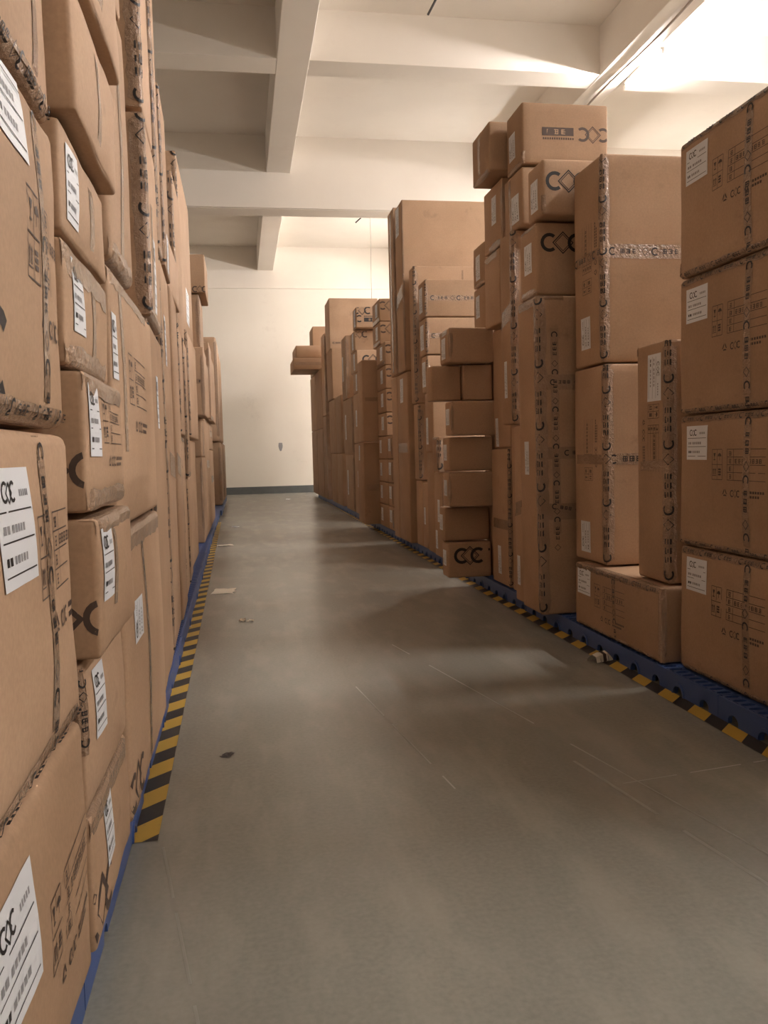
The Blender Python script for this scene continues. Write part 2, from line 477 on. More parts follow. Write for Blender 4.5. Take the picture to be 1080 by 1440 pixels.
def add_edge(c, e, width=.045, t0=.0, t1=1.0, text=True, seed=4, side=0):
    """tape folded over an edge: 'AS' upright edge between aisle and camera side, 'AN' far upright edge; 'AT','AB' top/bottom edge of the aisle side; 'ST','SB'"""
    hx, hy, hz = c.h; r = c.r
    sec = [-width, -width * .6, -r, -.4 * r, 0, .4 * r, r, width * .6, width]
    x = -hx if c.aisle == 'W' else hx; sx = 1 if c.aisle == 'W' else -1
    def q(t, s_):
        if e == 'AS': return Vector((x, -hy - s_, t)) if s_ < 0 else Vector((x + sx * s_, -hy, t))
        if e == 'AN': return Vector((x, hy + s_, t)) if s_ < 0 else Vector((x + sx * s_, hy, t))
        z = hz if e[1] == 'T' else -hz; k = 1 if e[1] == 'T' else -1
        if e[0] == 'A': return Vector((x, t, z + k * s_)) if s_ < 0 else Vector((x + sx * s_, t, z))
        return Vector((t, -hy, z + k * s_)) if s_ < 0 else Vector((t, -hy + s_, z))
    H = hz if e in ('AS', 'AN') else hy if e[0] == 'A' else hx
    n = max(3, int(2 * H * (t1 - t0) / (.05 if c.near > 1 else .15)))
    mb = MB()
    T = [-H + 2 * H * (t0 + (t1 - t0) * i / n) for i in range(n + 1)]
    rnd = random.Random(seed)
    W = [1 + .12 * rnd.uniform(-1, 1) for _ in T]
    k_ = [[.0015 + (rnd.uniform(0, .004) if abs(v_) < width * .7 and not (e[1] in 'TB' and v_ > -c.r * .5) else 0) for v_ in sec] for _ in T]      # wrinkles along the fold
    for i in range(n):
        for j in range(len(sec) - 1):
            mb.poly([c.surf(q(T[i], sec[j] * W[i]), k_[i][j]), c.surf(q(T[i], sec[j + 1] * W[i]), k_[i][j + 1]), c.surf(q(T[i + 1], sec[j + 1] * W[i + 1]), k_[i + 1][j + 1]), c.surf(q(T[i + 1], sec[j] * W[i + 1]), k_[i + 1][j])])
    if text:                                                    # lettering runs along the fold and wraps over it
        L = 2 * H * (t1 - t0) - .04; s_ = width * (1.25 if e in ('AS', 'AN') else .85)
        Wc = c.aisle == 'W'
        for pts, mi, lift in tape_text(L, s_, seed):
            P = []
            for x_, y_ in pts:
                if e == 'AS': t, v = -H + 2 * H * t0 + .02 + x_, (-y_ if Wc else y_)
                elif e == 'AN': t, v = -H + 2 * H * t0 + .02 + x_, (y_ if Wc else -y_)
                else:
                    t = -H + 2 * H * t0 + .02 + x_
                    if e[0] == 'A' and Wc: t = H - 2 * H * t0 - .02 - x_
                    v = (y_ if e[1] == 'T' else -y_) - width * .5
                P.append((t, v))
            if max(abs(p[0]) for p in P) > H - .003: continue
            mb.poly([c.surf(q(*p), .0066 if not (e[1] in 'TB' and p[1] > -c.r * .5) else .0022) for p in P], 1)
    mb.build('packing_tape', [M['tape'], M['ink']], c.o)

LG, RG = 'stacked cartons along the aisle side with the full striped line', 'stacked cartons across the aisle from the flush brown wall of boxes'
DONE = []
def box(side, X, Y0, Y1, z0, z1, dx, label, near=1, r=None, bulge=None, amp=None, lean=(0, 0), rz=0.0):
    """a carton whose aisle face stands at X; Y0..Y1 along the aisle, z0..z1 up, dx deep"""
    g = .006
    x0, x1 = (X, X + dx) if side == 'R' else (X - dx, X)
    c = Carton(x0, x1, Y0 + g, Y1 - g, z0 + .003, z1 - .003, 'W' if side == 'R' else 'E',
               r=r if r else (.016 if near else .012), bulge=.006 if bulge is None else bulge,
               amp=(.003 if near else .004) if amp is None else amp, near=near, lean=lean)
    o = c.body(); o.rotation_euler.z = math.radians(rz)
    tag(o, label, 'box', 'cartons stacked along the left of the aisle' if side == 'L' else 'cartons stacked along the right of the aisle')
    return c
R90, R270, R180 = math.pi / 2, -math.pi / 2, math.pi

# ================= right-hand side of the aisle, nearest first
names = ['lowest of the four big labelled cartons at the edge of view, on the blue pallet',
         'second big labelled carton from the bottom at the edge of view',
         'third big labelled carton from the bottom at the edge of view',
         'topmost of the four big labelled cartons, its top edge tape fraying']
zs = [.107, .743, 1.397, 2.067, 2.728]
for k in range(4):
    c = box('R', 2.2, 2.92, 4.04, zs[k], zs[k + 1], 1.0, names[k], 2, r=.022, bulge=.012, amp=.005)
    add_label(c, 'W', .155, .79, .20, .165, seed=20 + k)
    add_handling(c, 'W', .285, .52, .14, seed=30 + k)
    add_strip(c, 'W', .54, .99, .535, .01, .055, seed=40 + k)
    add_edge(c, 'AT', .035, .02, .98, seed=50 + k); add_edge(c, 'AB', .03, .0, .95, seed=60 + k)
    add_edge(c, 'AN', .02, .03, .12, text=False, seed=61 + k)

for k in range(4):  # stack out of view, added for the shadow it throws on the near floor
    c = box('R', 2.2, 1.0, 1.95, zs[k], zs[k + 1], 1.0, ['lowest', 'second', 'third', 'topmost'][k] + ' carton of the unseen stack added past the edge of view for its shadow', 0)
c = box('R', 2.13, 4.09, 5.26, .107, .51, .8, 'low wide carton lying on the blue pallet beside the four big labelled ones', 2)
add_label(c, 'W', .13, .73, .21, .165, seed=71)
add_handling(c, 'W', .27, .40, .14, seed=73)
add_strip(c, 'W', .50, .98, .52, .25, .05, seed=74)
add_edge(c, 'AT', .035, .0, 1, seed=75); add_edge(c, 'AB', .025, .05, .95, seed=76); add_edge(c, 'AS', .03, 0, 1, text=False, seed=77)

c = box('R', 2.2, 4.15, 4.51, .515, 1.80, .45, 'narrow upright carton with a sideways white label, standing on the low wide carton', 2)
add_label(c, 'W', .60, .855, .25, .15, R270, seed=81)
add_handling(c, 'W', .40, .745, .12, R270, seed=82)
add_edge(c, 'AS', .05, 0, 1, seed=83, side=0)
add_edge(c, 'AN', .02, .96, 1, text=False, seed=84)
add_strip(c, 'W', 0, .48, 1, .50, .05, text=False, seed=85)

c = box('R', 2.2, 4.92, 5.42, .515, 1.755, 1.0, 'upright carton with label near its foot, under the tall pinkish carton', 2)
add_label(c, 'W', .38, .125, .20, .15, R90, seed=91)
add_edge(c, 'AS', .05, 0, 1, seed=92)
add_handling(c, 'W', .62, .42, .13, R90, seed=93)
add_strip(c, 'W', 0, .53, 1, .53, .06, text=False, seed=94); add_strip(c, 'S', 0, .53, 1, .53, .07, seed=95)
c = box('R', 2.2, 4.95, 5.40, 1.762, 3.01, 1.0, 'tall pinkish brown carton with lettered tape round its middle, topmost of its column', 2)
add_label(c, 'W', .43, .165, .20, .15, R90, seed=101)
add_edge(c, 'AS', .045, 0, 1, seed=102)
add_handling(c, 'W', .66, .36, .14, R90, seed=103)
add_strip(c, 'W', 0, .535, 1, .535, .06, seed=104); add_strip(c, 'S', .02, .535, 1, .535, .085, seed=105, size=.05)
c = box('R', 2.69, 5.46, 5.9, .107, 3.06, .45, 'carton whose top edge just shows above the tall pinkish carton', 1)

c = box('R', 2.0, 5.52, 5.93, .107, 2.26, .62, 'very tall carton with C lettered tape running down its end face', 2, lean=(-.018, -.03))
add_edge(c, 'AS', .06, 0, 1, seed=111)
for k in range(5): pass
add_strip(c, 'S', .19, .90, .19, .26, .055, seed=113, size=.045)
add_strip(c, 'S', .0, .735, 1, .735, .10, text=False, seed=114); add_strip(c, 'S', .1, .735, .5, .735, .03, seed=115, size=.04)
add_strip(c, 'S', .0, .515, 1, .515, .08, text=False, seed=116); add_strip(c, 'S', .25, .515, .6, .515, .03, seed=117, size=.04)
add_strip(c, 'S', .0, .33, 1, .33, .11, text=False, seed=118); add_strip(c, 'S', .1, .35, .5, .33, .03, seed=119, size=.04)
add_label(c, 'W', .42, .50, .23, .09, R90, seed=120)
add_edge(c, 'AT', .06, 0, 1, text=False, seed=121); add_edge(c, 'ST', .03, 0, .3, text=False, seed=122)
c = box('R', 2.03, 5.97, 6.19, .107, 1.42, .6, 'slim upright carton with a low label, next to the very tall lettered carton', 1)
add_label(c, 'W', .45, .18, .22, .07, R90, seed=123); add_strip(c, 'W', 0, .52, 1, .55, .1, text=False, seed=124)
c = box('R', 2.15, 6.25, 6.62, .107, 1.425, .6, 'carton mostly hidden behind the slim upright carton with the low label', 0)
c = box('R', 2.05, 6.22, 6.53, 1.435, 2.88, .45, 'tall slim carton with C lettered tape down its corner, overhanging the slim one below', 2)
add_edge(c, 'AS', .05, 0, 1, seed=125, side=1); add_label(c, 'W', .42, .24, .28, .07, R90, seed=126)
add_strip(c, 'W', 0, .55, 1, .60, .12, text=False, seed=127)
c = box('R', 2.0, 5.55, 5.9, 2.275, 2.76, .62, 'carton with big C print standing directly on the very tall lettered carton', 2, r=.02)
add_logo(c, 'S', .30, .72, .125); add_label(c, 'W', .55, .55, .2, .15, R90, seed=131); add_edge(c, 'AT', .03, 0, 1, text=False, seed=132); add_edge(c, 'AB', .05, 0, 1, text=False, seed=133)
c = box('R', 2.0, 5.42, 5.72, 2.768, 3.13, .66, 'upper of two big C print cartons above the very tall lettered carton', 2, r=.02)
add_logo(c, 'S', .27, .60, .125); add_label(c, 'W', .5, .42, .2, .14, R90, seed=134); add_edge(c, 'AS', .02, 0, .35, seed=135, text=False)
c = box('R', 2.1, 6.12, 6.55, 2.888, 3.31, .62, 'carton with a smeared label, directly under the topmost carton with upside down print', 2)
add_label(c, 'W', .66, .35, .2, .16, R90, seed=136); add_strip(c, 'W', .35, .95, .4, .05, .05, text=False, seed=137)
c = box('R', 2.1, 6.1, 6.47, 3.318, 3.76, .66, 'topmost carton of the highest stack, upside down C print with a dark bar', 2)
add_print(c, 'S', .82, .50, .105, R180, soft=True); add_label(c, 'W', .40, .42, .19, .15, R90, seed=138)
add_edge(c, 'AB', .03, 0, 1, text=False, seed=139); add_edge(c, 'AS', .02, 0, .2, text=False, seed=140)
c = box('R', 1.97, 6.5, 6.98, 3.392, 3.77, .5, 'small carton jutting out over the aisle at the top of the highest stack', 2)
add_strip(c, 'W', .45, 1, .45, 0, .06, text=False, seed=141); add_edge(c, 'AB', .025, 0, 1, text=False, seed=142)
c = box('R', 2.1, 6.60, 7.12, 2.872, 3.384, .5, 'carton with a tall narrow label just beneath the small jutting carton', 1)
add_label(c, 'W', .60, .60, .22, .12, R90, seed=143); add_edge(c, 'AS', .03, 0, 1, text=False, seed=144); add_edge(c, 'AB', .05, 0, .7, text=False, seed=146)
c = box('R', 2.1, 6.69, 7.13, 2.262, 2.865, .5, 'plain carton with taped top, overhanging a hollow above the labelled column', 1)
add_edge(c, 'AT', .06, 0, 1, text=False, seed=147)
c = box('R', 2.16, 6.66, 7.12, 1.262, 2.25, .5, 'upright carton set back under an overhanging one, tall label at its corner', 1)
add_label(c, 'W', .22, .13, .24, .08, R90, seed=148)
c = box('R', 2.15, 6.68, 7.18, .107, 1.255, .55, 'upright carton with a label near the floor, beside the column of plain ends', 1)
add_label(c, 'W', .45, .18, .24, .09, R90, seed=149); add_edge(c, 'AS', .035, 0, 1, seed=150); add_strip(c, 'W', 0, .45, 1, .45, .08, text=False, seed=151)
c = box('R', 2.22, 7.25, 7.62, .107, 2.34, .7, 'tall carton mostly hidden behind the column of plain carton ends', 0)
c = box('R', 2.22, 7.5, 7.9, 2.35, 2.74, .6, 'small carton with a long pale label, lower of the pair peeping past the highest stack', 1)
add_label(c, 'W', .4, .55, .2, .13, R90, seed=152)
c = box('R', 2.22, 7.5, 7.9, 2.748, 3.12, .6, 'small carton with a torn label, upper of the pair peeping past the highest stack', 1)
add_label(c, 'W', .45, .45, .22, .14, R90, seed=153); add_edge(c, 'AB', .03, 0, 1, text=False, seed=154)

# column of cartons whose plain ends face down the aisle
ge = [(1.80, 7.38, 7.62, .107, .43, .40, 'carton with big black C print, bottom of the column overhanging the striped line'),
      (1.78, 7.43, 7.62, .437, .745, .42, 'plain ended carton directly on top of the one with big black C print'),
      (1.79, 7.25, 7.50, .752, 1.06, .40, 'third carton from the floor in the column of plain ends, dented corner'),
      (1.79, 7.25, 7.48, 1.067, 1.37, .40, 'fourth carton from the floor in the column of plain ends'),
      (1.80, 7.17, 7.40, 1.377, 1.675, .40, 'fifth carton from the floor in the column of plain ends, taped at its far corner')]
for k, (X, y0, y1, z0, z1, dx, lb) in enumerate(ge):
    c = box('R', X, y0, y1, z0, z1, dx, lb, 2 if k == 0 else 1, r=.018)
    if k == 0: add_print(c, 'S', .50, .62, .145, sp=.52)
    if k in (2, 4): add_edge(c, 'AS', .02, 0, 1, text=False, seed=160 + k)
    add_label(c, 'W', .5, .55, .14, .12, R90, seed=161 + k)
c = box('R', 1.66, 7.30, 7.52, 1.683, 1.99, .265, 'darker of two carton ends side by side in the column of plain ends', 1)
c = box('R', 1.935, 7.27, 7.50, 1.683, 1.995, .265, 'paler of two carton ends side by side in the column of plain ends', 1)
c = box('R', 1.79, 7.15, 7.52, 2.0, 2.30, .40, 'carton with a crumpled taped side, topmost of the column of plain ends', 1, r=.02)
add_label(c, 'W', .45, .45, .18, .15, R90, seed=171); add_edge(c, 'AS', .03, 0, 1, text=False, seed=172); add_edge(c, 'AT', .05, 0, 1, text=False, seed=173)

# behind it: mixed column
c = box('R', 2.08, 8.70, 9.13, .107, 1.02, .6, 'pale upright carton with a label halfway up, just past the column of plain ends', 1)
add_label(c, 'W', .55, .55, .24, .1, R90, seed=181); add_label(c, 'W', .25, .2, .2, .1, R90, seed=182); add_edge(c, 'AS', .03, 0, 1, text=False, seed=183)
c = box('R', 2.04, 8.70, 9.0, 1.03, 1.40, .6, 'carton with dark grimy tape on its end, on the pale upright carton', 1)
add_edge(c, 'AS', .07, 0, 1, seed=184, side=1); add_edge(c, 'AT', .03, 0, 1, text=False, seed=185)
c = box('R', 2.1, 9.2, 9.56, .107, 1.235, .6, 'upright carton on the pallet behind the pale upright carton', 1)
c = box('R', 2.1, 9.2, 9.6, 1.245, 1.90, .62, 'carton showing faint C print between the plain ends and the pale side', 1)
add_logo(c, 'S', .55, .5, .13, soft=True); add_label(c, 'W', .3, .35, .3, .12, R90, seed=186)
for k, (y0, y1, z0, z1, lb) in enumerate([(9.44, 9.72, 1.91, 2.325, 'carton below the two lettered ends, half hidden by the crumpled taped carton'),
                                          (9.44, 9.82, 2.332, 2.745, 'carton with one C lettered tape across its end, middle of a set of three'),
                                          (9.46, 9.86, 2.752, 3.17, 'carton with C lettered tape across its end, top of a set of three')]):
    c = box('R', 2.1, y0, y1, z0, z1, .95, lb, 1)
    add_edge(c, 'AS', .03, 0, 1, seed=190 + k, side=1); add_label(c, 'W', .45, .5, .28, .18, R90, seed=194 + k)
    if k: add_strip(c, 'S', .04, .5, 1, .5, .06, seed=197, size=.055)
c = box('R', 2.12, 9.62, 9.93, .107, .88, .8, 'short upright carton with a pale label, on the pallet beside the tall plain tower', 1)
add_label(c, 'W', .5, .5, .2, .08, R90, seed=201)
c = box('R', 2.12, 9.95, 10.3, .107, .90, .8, 'short upright carton squeezed against the foot of the tall plain tower', 1)
c = box('R', 2.1, 9.93, 10.25, .907, 1.815, .8, 'carton with dark tape down its corner, in the shadow beside the tall plain tower', 1)
add_edge(c, 'AS', .05, 0, 1, seed=202, side=1)
c = box('R', 2.1, 10.08, 10.36, 1.822, 3.45, 1.0, 'tall carton in front of the tower, C lettered tape down its corner', 1)
add_edge(c, 'AS', .05, 0, 1, seed=203, side=1); add_strip(c, 'S', .6, 1, .6, 0, .02, text=False, seed=204)
c = box('R', 2.05, 10.37, 11.06, .107, 2.235, 1.1, 'lower big plain carton of the tall tower, standing on the pallet edge', 1, r=.02)
add_strip(c, 'W', 0, .56, 1, .56, .12, text=False, seed=205); add_label(c, 'W', .5, .9, .3, .2, R90, seed=206)
c = box('R', 2.05, 11.08, 11.46, .107, 2.235, 1.1, 'narrow lower carton tight behind the foot of the tall tower', 0)
c = box('R', 2.05, 10.47, 10.95, 2.25, 4.33, 1.1, 'huge plain carton at the top of the tall tower with a blank pale end', 1, r=.02)
add_label(c, 'W', .4, .90, .35, .22, R90, seed=207); add_strip(c, 'W', 0, .42, 1, .48, .16, text=False, seed=208); add_edge(c, 'AS', .02, 0, 1, text=False, seed=209)
c = box('R', 2.05, 11.06, 11.46, 2.25, 4.40, 1.1, 'tall narrow carton with shiny tape behind the huge plain carton', 1)
add_strip(c, 'W', .5, 1, .5, 0, .1, text=False, seed=210); add_edge(c, 'AS', .03, 0, 1, text=False, seed=211)

# labelled small cartons in a regular stack
order = ['lowest', 'second', 'third', 'fourth', 'fifth', 'sixth', 'seventh', 'eighth', 'ninth', 'tenth']
for k in range(10):
    z0 = .107 + .347 * k
    c = box('R', 2.15, 12.9 if k > 7 else 12.5, 13.6 if k > 7 else 13.3, z0, z0 + .344, .85,
            f'{order[k]} carton up in the stack of ten labelled cartons beyond the tall tower', 1)
    add_label(c, 'W', .3 if k < 4 else .62, .55, .2, .2, R90, seed=220 + k)
    if k > 3: add_logo(c, 'S', .18, .68, .13, soft=True)
    if k > 6: add_strip(c, 'W', .0, .1, 1, .1, .05, text=False, seed=224 + k)
for k in range(4):
    z0 = .107 + .347 * k
    c = box('R', 2.15, 11.95, 12.46, z0, z0 + .344, .85, f'{order[k]} carton up in the stack of four tight against the tall tower', 1)
    add_label(c, 'W', .35, .6, .18, .2, R90, seed=240 + k)
    add_strip(c, 'W', .7, 1, .7, 0, .08, text=False, seed=244 + k)
c = box('R', 1.92, 13.40, 14.10, .107, 1.41, .6, 'plain carton taped round its middle, lower of two jutting past the ten labelled ones', 1, r=.02)
add_strip(c, 'S', 0, .45, 1, .45, .10, text=False, seed=251); add_label(c, 'W', .4, .9, .3, .14, R90, seed=252)
c = box('R', 1.92, 13.33, 13.85, 1.417, 2.70, .6, 'plain dark carton, upper of two jutting out past the ten labelled ones', 1, r=.02)
add_strip(c, 'S', 0, .52, 1, .52, .06, text=False, seed=253)
oo = [(15.3, 16.2, .107, 1.42, 'tall carton at the foot of the column with dark block prints'), (15.42, 16.2, 1.428, 2.34, 'second carton up in the column with dark block prints'),
      (15.3, 16.1, 2.348, 2.72, 'third carton up in the column with dark block prints'), (15.5, 16.35, 2.727, 3.12, 'carton with C print on its end, fourth in the column with dark block prints'),
      (15.7, 16.4, 3.127, 3.50, 'carton with a small dark block print, second from the top of its column'), (15.44, 15.95, 3.507, 3.88, 'carton with a large dark block print, top of its column')]
for k, (y0, y1, z0, z1, lb) in enumerate(oo):
    c = box('R', 2.15, y0, y1, z0, z1, .9, lb, 1)
    if k == 3: add_logo(c, 'S', .33, .55, .16)
    if k == 4: add_logo(c, 'S', .1, .8, .13, soft=True); add_strip(c, 'S', .66, .35, .8, .35, .1, text=False, seed=260)
    if k == 5: add_logo(c, 'S', .12, .82, .14); add_print(c, 'S', -.05, .42, .13)
    add_label(c, 'W', .6, .5, .3, .18, R90, seed=262 + k)
for k, (y0, y1, z0, z1, lb) in enumerate([(16.4, 17.6, .107, 1.21, 'thin slatted looking carton at the floor, lowest of the three dusty pale ones'),
                                          (16.4, 17.8, 1.218, 2.33, 'middle of the three dusty pale cartons past the block prints'), (17.1, 17.85, 2.338, 3.6, 'topmost of the three dusty pale cartons past the block prints')]):
    c = box('R', 2.15, y0, y1, z0, z1, .9, lb, 1)
    add_edge(c, 'AS', .06, 0, 1, text=False, seed=270 + k); add_label(c, 'W', .3, .5, .5, .16, R90, seed=273 + k)
for k, (y0, y1, z0, z1, lb) in enumerate([(18.2, 19.2, .107, 1.24, 'nearer of two dark cartons at pallet level below the wide plain pair'), (18.2, 19.2, 1.247, 2.5, 'nearer of two dark cartons one layer up below the wide plain pair'),
                                          (19.25, 20.4, .107, 1.24, 'farther of two dark cartons at pallet level below the wide plain pair'), (19.25, 20.6, 1.247, 2.49, 'farther of two dark cartons one layer up below the wide plain pair'),
                                          (19.7, 20.9, 2.507, 3.67, 'wide plain carton, lower of the pair rising against the far wall'), (20.0, 21.0, 3.677, 4.85, 'wide plain carton with a tape seam, upper of the pair rising against the far wall')]):
    c = box('R', 2.15, y0, y1, z0, z1, 1.15, lb, 1)
    if k == 5: add_strip(c, 'S', .04, .12, 1, .12, .05, seed=281, size=.05)
    if k < 4: add_strip(c, 'S', .3, 1, .3, 0, .08, text=False, seed=282 + k)
for k, (y0, y1, z0, z1, lb) in enumerate([(21.08, 21.9, .107, 2.19, 'lower of two tall reddish cartons by the jutting far pair'), (21.08, 21.9, 2.198, 4.2, 'upper of two tall reddish cartons by the jutting far pair'),
                                          (22.0, 23.7, .107, 1.9, 'long carton at the floor beneath the jutting far pair'), (22.0, 23.7, 1.908, 3.45, 'long carton directly carrying the jutting far pair'),
                                          (23.75, 25.5, .107, 1.9, 'last carton at the floor on the far end of its row'), (23.75, 25.5, 1.908, 3.45, 'last carton one up at the far end of its row')]):
    c = box('R', 2.12, y0, y1, z0, z1, 1.1, lb, 1)
    if k < 2: add_edge(c, 'AS', .08, 0, 1, text=False, seed=290 + k)
    if k in (2, 4): add_edge(c, 'AS', .05, 0, 1, text=False, seed=294 + k)
c = box('R', 1.46, 22.55, 24.1, 3.457, 3.77, 1.4, 'carton jutting far out over the aisle near the far wall, lower of two', 1)
add_strip(c, 'S', 0, .5, 1, .5, .08, text=False, seed=297)
c = box('R', 1.53, 22.6, 24.1, 3.777, 4.09, 1.3, 'orange brown carton on top of the one jutting out near the far wall', 1)
c = box('R', 2.12, 24.2, 25.3, 3.457, 4.82, 1.1, 'topmost far carton, orange brown, behind the two jutting out near the far wall', 1)

# ================= left-hand side of the aisle, nearest first
la = [(.107, .682, 'lowest carton of the frame edge stack, slanting white label, cut by the picture edge'), (.688, 1.308, 'large carton second from the floor in the frame edge stack, white label'),
      (1.314, 1.938, 'large carton third from the floor in the frame edge stack, label high up'), (1.946, 2.60, 'topmost carton of the frame edge stack, above the dark slanting seam')]
for k, (z0, z1, lb) in enumerate(la):
    c = box('L', -.37, .85, 1.95, z0, z1, 1.1, lb, 2, r=.026, bulge=.016, amp=.007)
    if k == 0: add_label(c, 'E', .42, .70, .24, .20, seed=301); add_handling(c, 'E', .60, .42, .13, seed=305)
    if k == 1: add_label(c, 'E', .55, .74, .21, .19, seed=302); add_handling(c, 'E', .68, .50, .15, seed=306); add_strip(c, 'E', .76, 1, .76, 0, .05, seed=309)
    if k == 2: add_label(c, 'E', .64, .90, .20, .19, seed=303); add_handling(c, 'E', .70, .42, .16, seed=307); add_strip(c, 'E', .83, 1, .83, 0, .05, seed=310); add_logo(c, 'E', .40, .16, .15, bold=2.4)
    if k == 3: add_strip(c, 'E', .86, 1, .86, 0, .05, text=False, seed=311)
    if k: add_edge(c, 'AB', .04, .2, 1, text=True, seed=312 + k)
lb_ = [(-.37, 1.98, 2.62, .107, .43, 'lowest small carton beside the frame edge stack, diamond print at its foot'), (-.37, 1.98, 2.62, .437, .785, 'small carton second from the floor, long white label at its corner'),
       (-.325, 1.985, 2.60, .793, 1.118, 'small jutting carton third up, grey C and diamond print at its lower corner'), (-.34, 1.985, 2.62, 1.128, 1.452, 'small jutting carton fourth up, half hidden diamond and ruled lines by its label'),
       (-.37, 1.98, 2.62, 1.46, 1.742, 'crumpled small carton fifth up, bright taped top and big white label'), (-.365, 1.98, 2.62, 1.75, 1.995, 'small carton with a pale label under the dark overhang, sixth up'),
       (-.325, 1.98, 2.62, 2.003, 2.30, 'small carton overhanging slightly, seventh up beside the frame edge stack'), (-.30, 1.98, 2.62, 2.31, 2.66, 'highest small carton beside the frame edge stack, deep shadowed underside')]
for k, (X, y0, y1, z0, z1, lb) in enumerate(lb_):
    c = box('L', X, y0, y1, z0, z1, .9, lb, 2, r=.013, bulge=.010, amp=.008)
    if k == 0: add_label(c, 'E', .36, .66, .125, .168, seed=321); add_logo(c, 'E', .13, .25, .13, soft=True, bold=2.6); add_edge(c, 'AT', .05, 0, 1, text=False, seed=331)
    if k == 1: add_label(c, 'E', .26, .66, .125, .168, seed=322); add_edge(c, 'AS', .02, .4, 1, seed=332)
    if k == 2: add_label(c, 'E', .16, .66, .125, .168, seed=323); add_logo(c, 'S', .905, .30, .085, soft=True, bold=2.6, sp=1.05); add_strip(c, 'E', .35, 1, .33, .3, .04, seed=333, text=False); add_edge(c, 'AT', .035, 0, 1, text=False, seed=334)
    if k == 3: add_label(c, 'E', .16, .66, .125, .168, seed=324); add_logo(c, 'S', .905, .30, .085, soft=True, bold=2.6, sp=1.05); add_handling(c, 'E', .34, .50, .11, seed=335); add_edge(c, 'AT', .05, 0, 1, text=False, seed=336); add_edge(c, 'AB', .05, 0, 1, text=False, seed=337)
    if k == 4: add_label(c, 'E', .22, .60, .125, .168, seed=325); add_strip(c, 'E', .55, 1, .55, .1, .06, text=False, seed=338); add_edge(c, 'AT', .07, 0, 1, text=False, seed=339); add_edge(c, 'AB', .05, 0, .9, text=False, seed=340)
    if k == 5: add_label(c, 'E', .18, .50, .125, .168, seed=326); add_strip(c, 'E', .6, 1, .6, 0, .05, text=False, seed=341)
    if k == 6: add_strip(c, 'E', .5, 1, .5, 0, .06, text=False, seed=342)
    if k == 7: add_strip(c, 'E', .4, 1, .4, 0, .06, text=False, seed=345)
c = box('L', -.37, 2.68, 3.92, .107, 1.02, 1.0, 'broad carton on the pallet with crumpled shiny top tape, thin white label', 2, r=.02, bulge=.014)
add_label(c, 'E', .23, .66, .14, .20, R90, seed=351); add_strip(c, 'E', .42, .95, .44, .05, .05, seed=352); add_edge(c, 'AT', .07, .05, .95, text=False, seed=353); add_logo(c, 'E', .12, .09, .13, soft=True, bold=2.6); add_edge(c, 'AB', .025, 0, .15, text=False, seed=354)
c = box('L', -.37, 2.68, 3.92, 1.03, 1.838, 1.0, 'broad carton with ruled print, between the small cartons and the tall taped ones', 2, r=.02, bulge=.012)
add_label(c, 'E', .05, .70, .09, .20, seed=355); add_handling(c, 'E', .26, .50, .17, seed=356); add_edge(c, 'AT', .05, 0, .8, text=False, seed=357); add_strip(c, 'E', .18, .95, .18, .3, .05, text=False, seed=358)
c = box('L', -.36, 2.69, 3.25, 1.848, 2.75, .9, 'plain upper carton with a long curved edge before the taped towers', 2, r=.03, bulge=.014)
add_strip(c, 'E', .45, 1, .45, 0, .06, text=False, seed=359); add_edge(c, 'AB', .06, 0, 1, text=False, seed=360)
c = box('L', -.36, 2.69, 3.2, 2.76, 3.5, .9, 'carton at the very top of the upper layer before the taped towers', 2)
c = box('L', -0.406, 4.002, 4.98, .107, 1.885, 1.0, 'tall carton with printed tape up its corner, on the pallet past the broad ones', 2, rz=1.4)
add_edge(c, 'AS', .05, 0, 1, seed=361); add_strip(c, 'E', .0, .3, 1, .3, .0001, text=False, seed=362); add_label(c, 'E', .45, .80, .12, .26, seed=363)
c = box('L', -0.381, 4.002, 4.72, 1.893, 2.79, .9, 'shiny taped carton with dark C marks, directly above the tall carton with printed tape', 2, r=.02, rz=1.4)
add_edge(c, 'AS', .06, 0, 1, seed=364, side=0); add_strip(c, 'E', .28, .6, .30, .02, .09, text=False, seed=365); add_edge(c, 'AB', .04, 0, 1, text=False, seed=366); add_label(c, 'E', .42, .25, .1, .35, seed=367)
c = box('L', -0.381, 4.002, 4.6, 2.80, 3.72, .9, 'shiny taped carton with dark C marks at the top of its tower', 2, r=.02, rz=1.4)
add_edge(c, 'AS', .06, 0, 1, seed=368)
c = box('L', -0.431, 5.022, 6.0, .107, 2.42, 1.0, 'tall smooth carton with a printed taped corner and a grimy band', 1, rz=1.4)
add_edge(c, 'AS', .075, 0, 1, seed=371); add_strip(c, 'E', .3, .48, 1, .46, .14, text=False, seed=372); add_label(c, 'E', .35, .80, .12, .3, seed=373)
c = box('L', -0.441, 6.042, 6.86, .107, 2.42, 1.0, 'tall smooth carton without label, just past the printed taped corner', 1, rz=1.4)
add_strip(c, 'E', 0, .48, .5, .46, .14, text=False, seed=374)
c = box('L', -0.416, 5.012, 5.42, 2.43, 4.1, .8, 'slim upper carton with glinting tape, first of the three slim ones high up', 1, rz=1.4)
add_edge(c, 'AS', .075, 0, 1, seed=375); add_edge(c, 'AB', .03, 0, 1, text=False, seed=376)
c = box('L', -0.421, 5.472, 6.1, 2.43, 3.53, .8, 'upper carton with glinting tape, second of the three slim ones high up', 1, rz=1.4)
add_edge(c, 'AS', .075, 0, 1, seed=377); add_label(c, 'E', .5, .12, .2, .22, seed=378)
c = box('L', -.45, 6.13, 7.3, 2.43, 2.80, .9, 'flat carton hidden low behind the glinting slim ones', 0)
c = box('L', -0.471, 6.902, 7.7, .107, 1.42, .9, 'narrow looking floor carton with dark printed corner, past the tall smooth ones', 1, rz=1.4)
